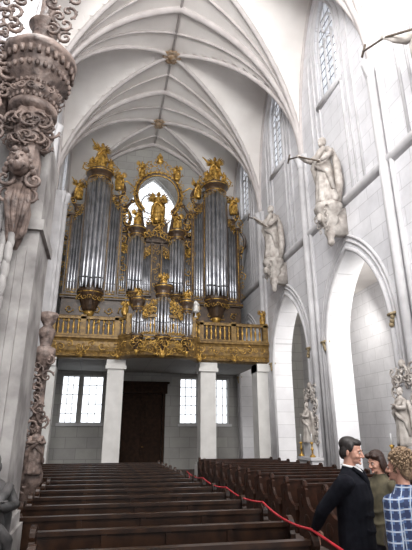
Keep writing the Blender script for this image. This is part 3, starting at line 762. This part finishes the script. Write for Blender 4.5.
    if hair=='short':
        b.ell((0,.026,1.690),(.081,.093,.073),22,14); b.ell((0,-.038,1.715),(.06,.045,.035),14,8); b.ell((0,.07,1.62),(.06,.04,.065),12,8)
        for s in (1,-1): b.ell((s*.071,-.005,1.67),(.012,.035,.04),8,6); b.ell((s*.07,.04,1.63),(.015,.035,.05),8,6)
        b.remesh('hair',hairm,e,.006,1)
    elif hair=='bob':
        b.ell((0,.024,1.690),(.086,.1,.082),18,12); b.ell((0,.07,1.6),(.08,.05,.1),14,10)
        for s in (1,-1): b.ell((s*.08,.03,1.62),(.02,.055,.085),10,8); b.ell((s*.045,-.045,1.715),(.045,.045,.03),10,8)
        for k in range(70):
            a=q.uniform(-.1*pi,1.1*pi); x=.088*math.cos(a); y=.03+.085*math.sin(a); b.tube([(x*.9,y,1.7),(x,y,1.62),(x*.95,y,1.53+q.uniform(-.02,.02))],[.008,.01,.004],5)
        b.remesh('hair',hairm,e,.006,1)
    else:
        b.ell((0,.03,1.685),(.088,.1,.088),18,12); b.ell((0,.06,1.62),(.085,.06,.08),14,10)
        for k in range(420):
            a=q.uniform(0,2*pi); th=q.uniform(0,pi*.78); x=.1*math.sin(th)*math.cos(a); y=.03+.112*math.sin(th)*math.sin(a); z=1.68+.105*math.cos(th)
            if y<-.035 and z<1.70: continue
            r=q.uniform(.008,.016); c=Vector((x,y,z))
            b.tube([c+Vector((r*math.cos(t),r*.6*math.sin(2*t),r*math.sin(t))) for t in (0,1.3,2.6,3.9,5.2)],[.006,.007,.007,.006,.004],5)
        b.obj('hair',hairm,e,True)
    if collar:
        b=B(); b.M=Mb
        b.tube([(.066*math.cos(a),.012+.062*math.sin(a),1.512+.012*math.sin(a)) for a in [2*pi*k/20 for k in range(20)]],.010,6,closed=True)
        b.tube([(-.035,-.055,1.50),(-.015,-.09,1.46),(0,-.10,1.44)],[.010,.011,.004],6); b.tube([(.035,-.055,1.50),(.015,-.09,1.46),(0,-.10,1.44)],[.010,.011,.004],6)
        b.obj('shirt_collar',SHIRTW,e,True)
        b=B(); b.M=Mb
        for s in (1,-1): b.tube([(s*.065,-.03,1.50),(s*.055,-.10,1.45),(s*.02,-.135,1.38),(s*.005,-.145,1.2)],[.014,.022,.018,.006],6)
        b.obj('lapels',top,e,True)
    if extra=='bag':
        b=B(); b.M=Mb
        b.tube([(-.1,-.1,1.43),(-.03,-.15,1.3),(.1,-.15,1.1),(.2,-.06,.95),(.22,.02,.9),(.17,.14,1.0),(.05,.16,1.25),(-.09,.1,1.44),(-.12,.02,1.48)],.012,6,closed=True)
        b.obj('bag_strap',LEATH,e,True)
        b=B(); b.M=Mb; b.loft([(.27,0,.66,.05,.12),(.27,0,.7,.06,.15),(.26,0,.88,.055,.15),(.25,0,.93,.03,.13)],14); b.obj('shoulder_bag',BAG,e,True)
    return e
person('man',(2.20,4.02,0),.85,1.74,SUIT,HAIRB,'short',(1.90,4.18,.985),None,headturn=-.1,wide=1.38,collar=True,lean=.16)
person('woman',(2.27,3.40,0),-2.55,1.63,PLAID,HAIRG,'curly',None,None,headturn=.1,wide=1.15,extra='bag')
person('woman',(2.88,4.68,0),-1.25,1.60,OLIVE,HAIRN,'bob',None,None,headturn=-.1,lean=.22)

# ---------------- lights / world / camera ----------------
w=bpy.data.worlds.new('World'); sc.world=w; w.use_nodes=True
w.node_tree.nodes['Background'].inputs[0].default_value=(.96,.975,1,1); w.node_tree.nodes['Background'].inputs[1].default_value=2.3
def area(name,loc,tgt,size,power,col=(1,1,1)):
    l=bpy.data.lights.new(name,'AREA'); l.size=size; l.energy=power; l.color=col
    o=bpy.data.objects.new(name,l); o.location=loc; o.rotation_euler=(Vector(tgt)-Vector(loc)).to_track_quat('-Z','Y').to_euler(); link(o)
area('clerestory_fill',(-2.2,4,15.5),(7.8,14,9),5,2900,(1,.99,.98))  # added lamp inside the nave, boosts left-window daylight on the right wall
area('choir_fill',(3.5,-4,11),(2.4,20,12),8,1500,(1,.975,.94))  # added fill lamp, unseen behind the camera, brightens nave and vault
area('aisle_fill',(10.3,12.4,6),(11,19,4.5),2.5,230,(1,.97,.92))  # added fill lamp, out of sight of the camera, brightens the dark aisle
area('aisle_fill_far',(10.3,17.8,7),(10,24,3.5),1.6,110,(1,.97,.92))  # second added aisle fill, for the bays further down
cam=bpy.data.cameras.new('camera'); co=bpy.data.objects.new('camera',cam); link(co); sc.camera=co
cam.sensor_fit='HORIZONTAL'; cam.sensor_width=36; cam.lens=36*460/412
co.location=(0,0,1.75)
co.rotation_euler=Vector((.2044,.9220,.3289)).to_track_quat('-Z','Y').to_euler()
cam.clip_start=.05
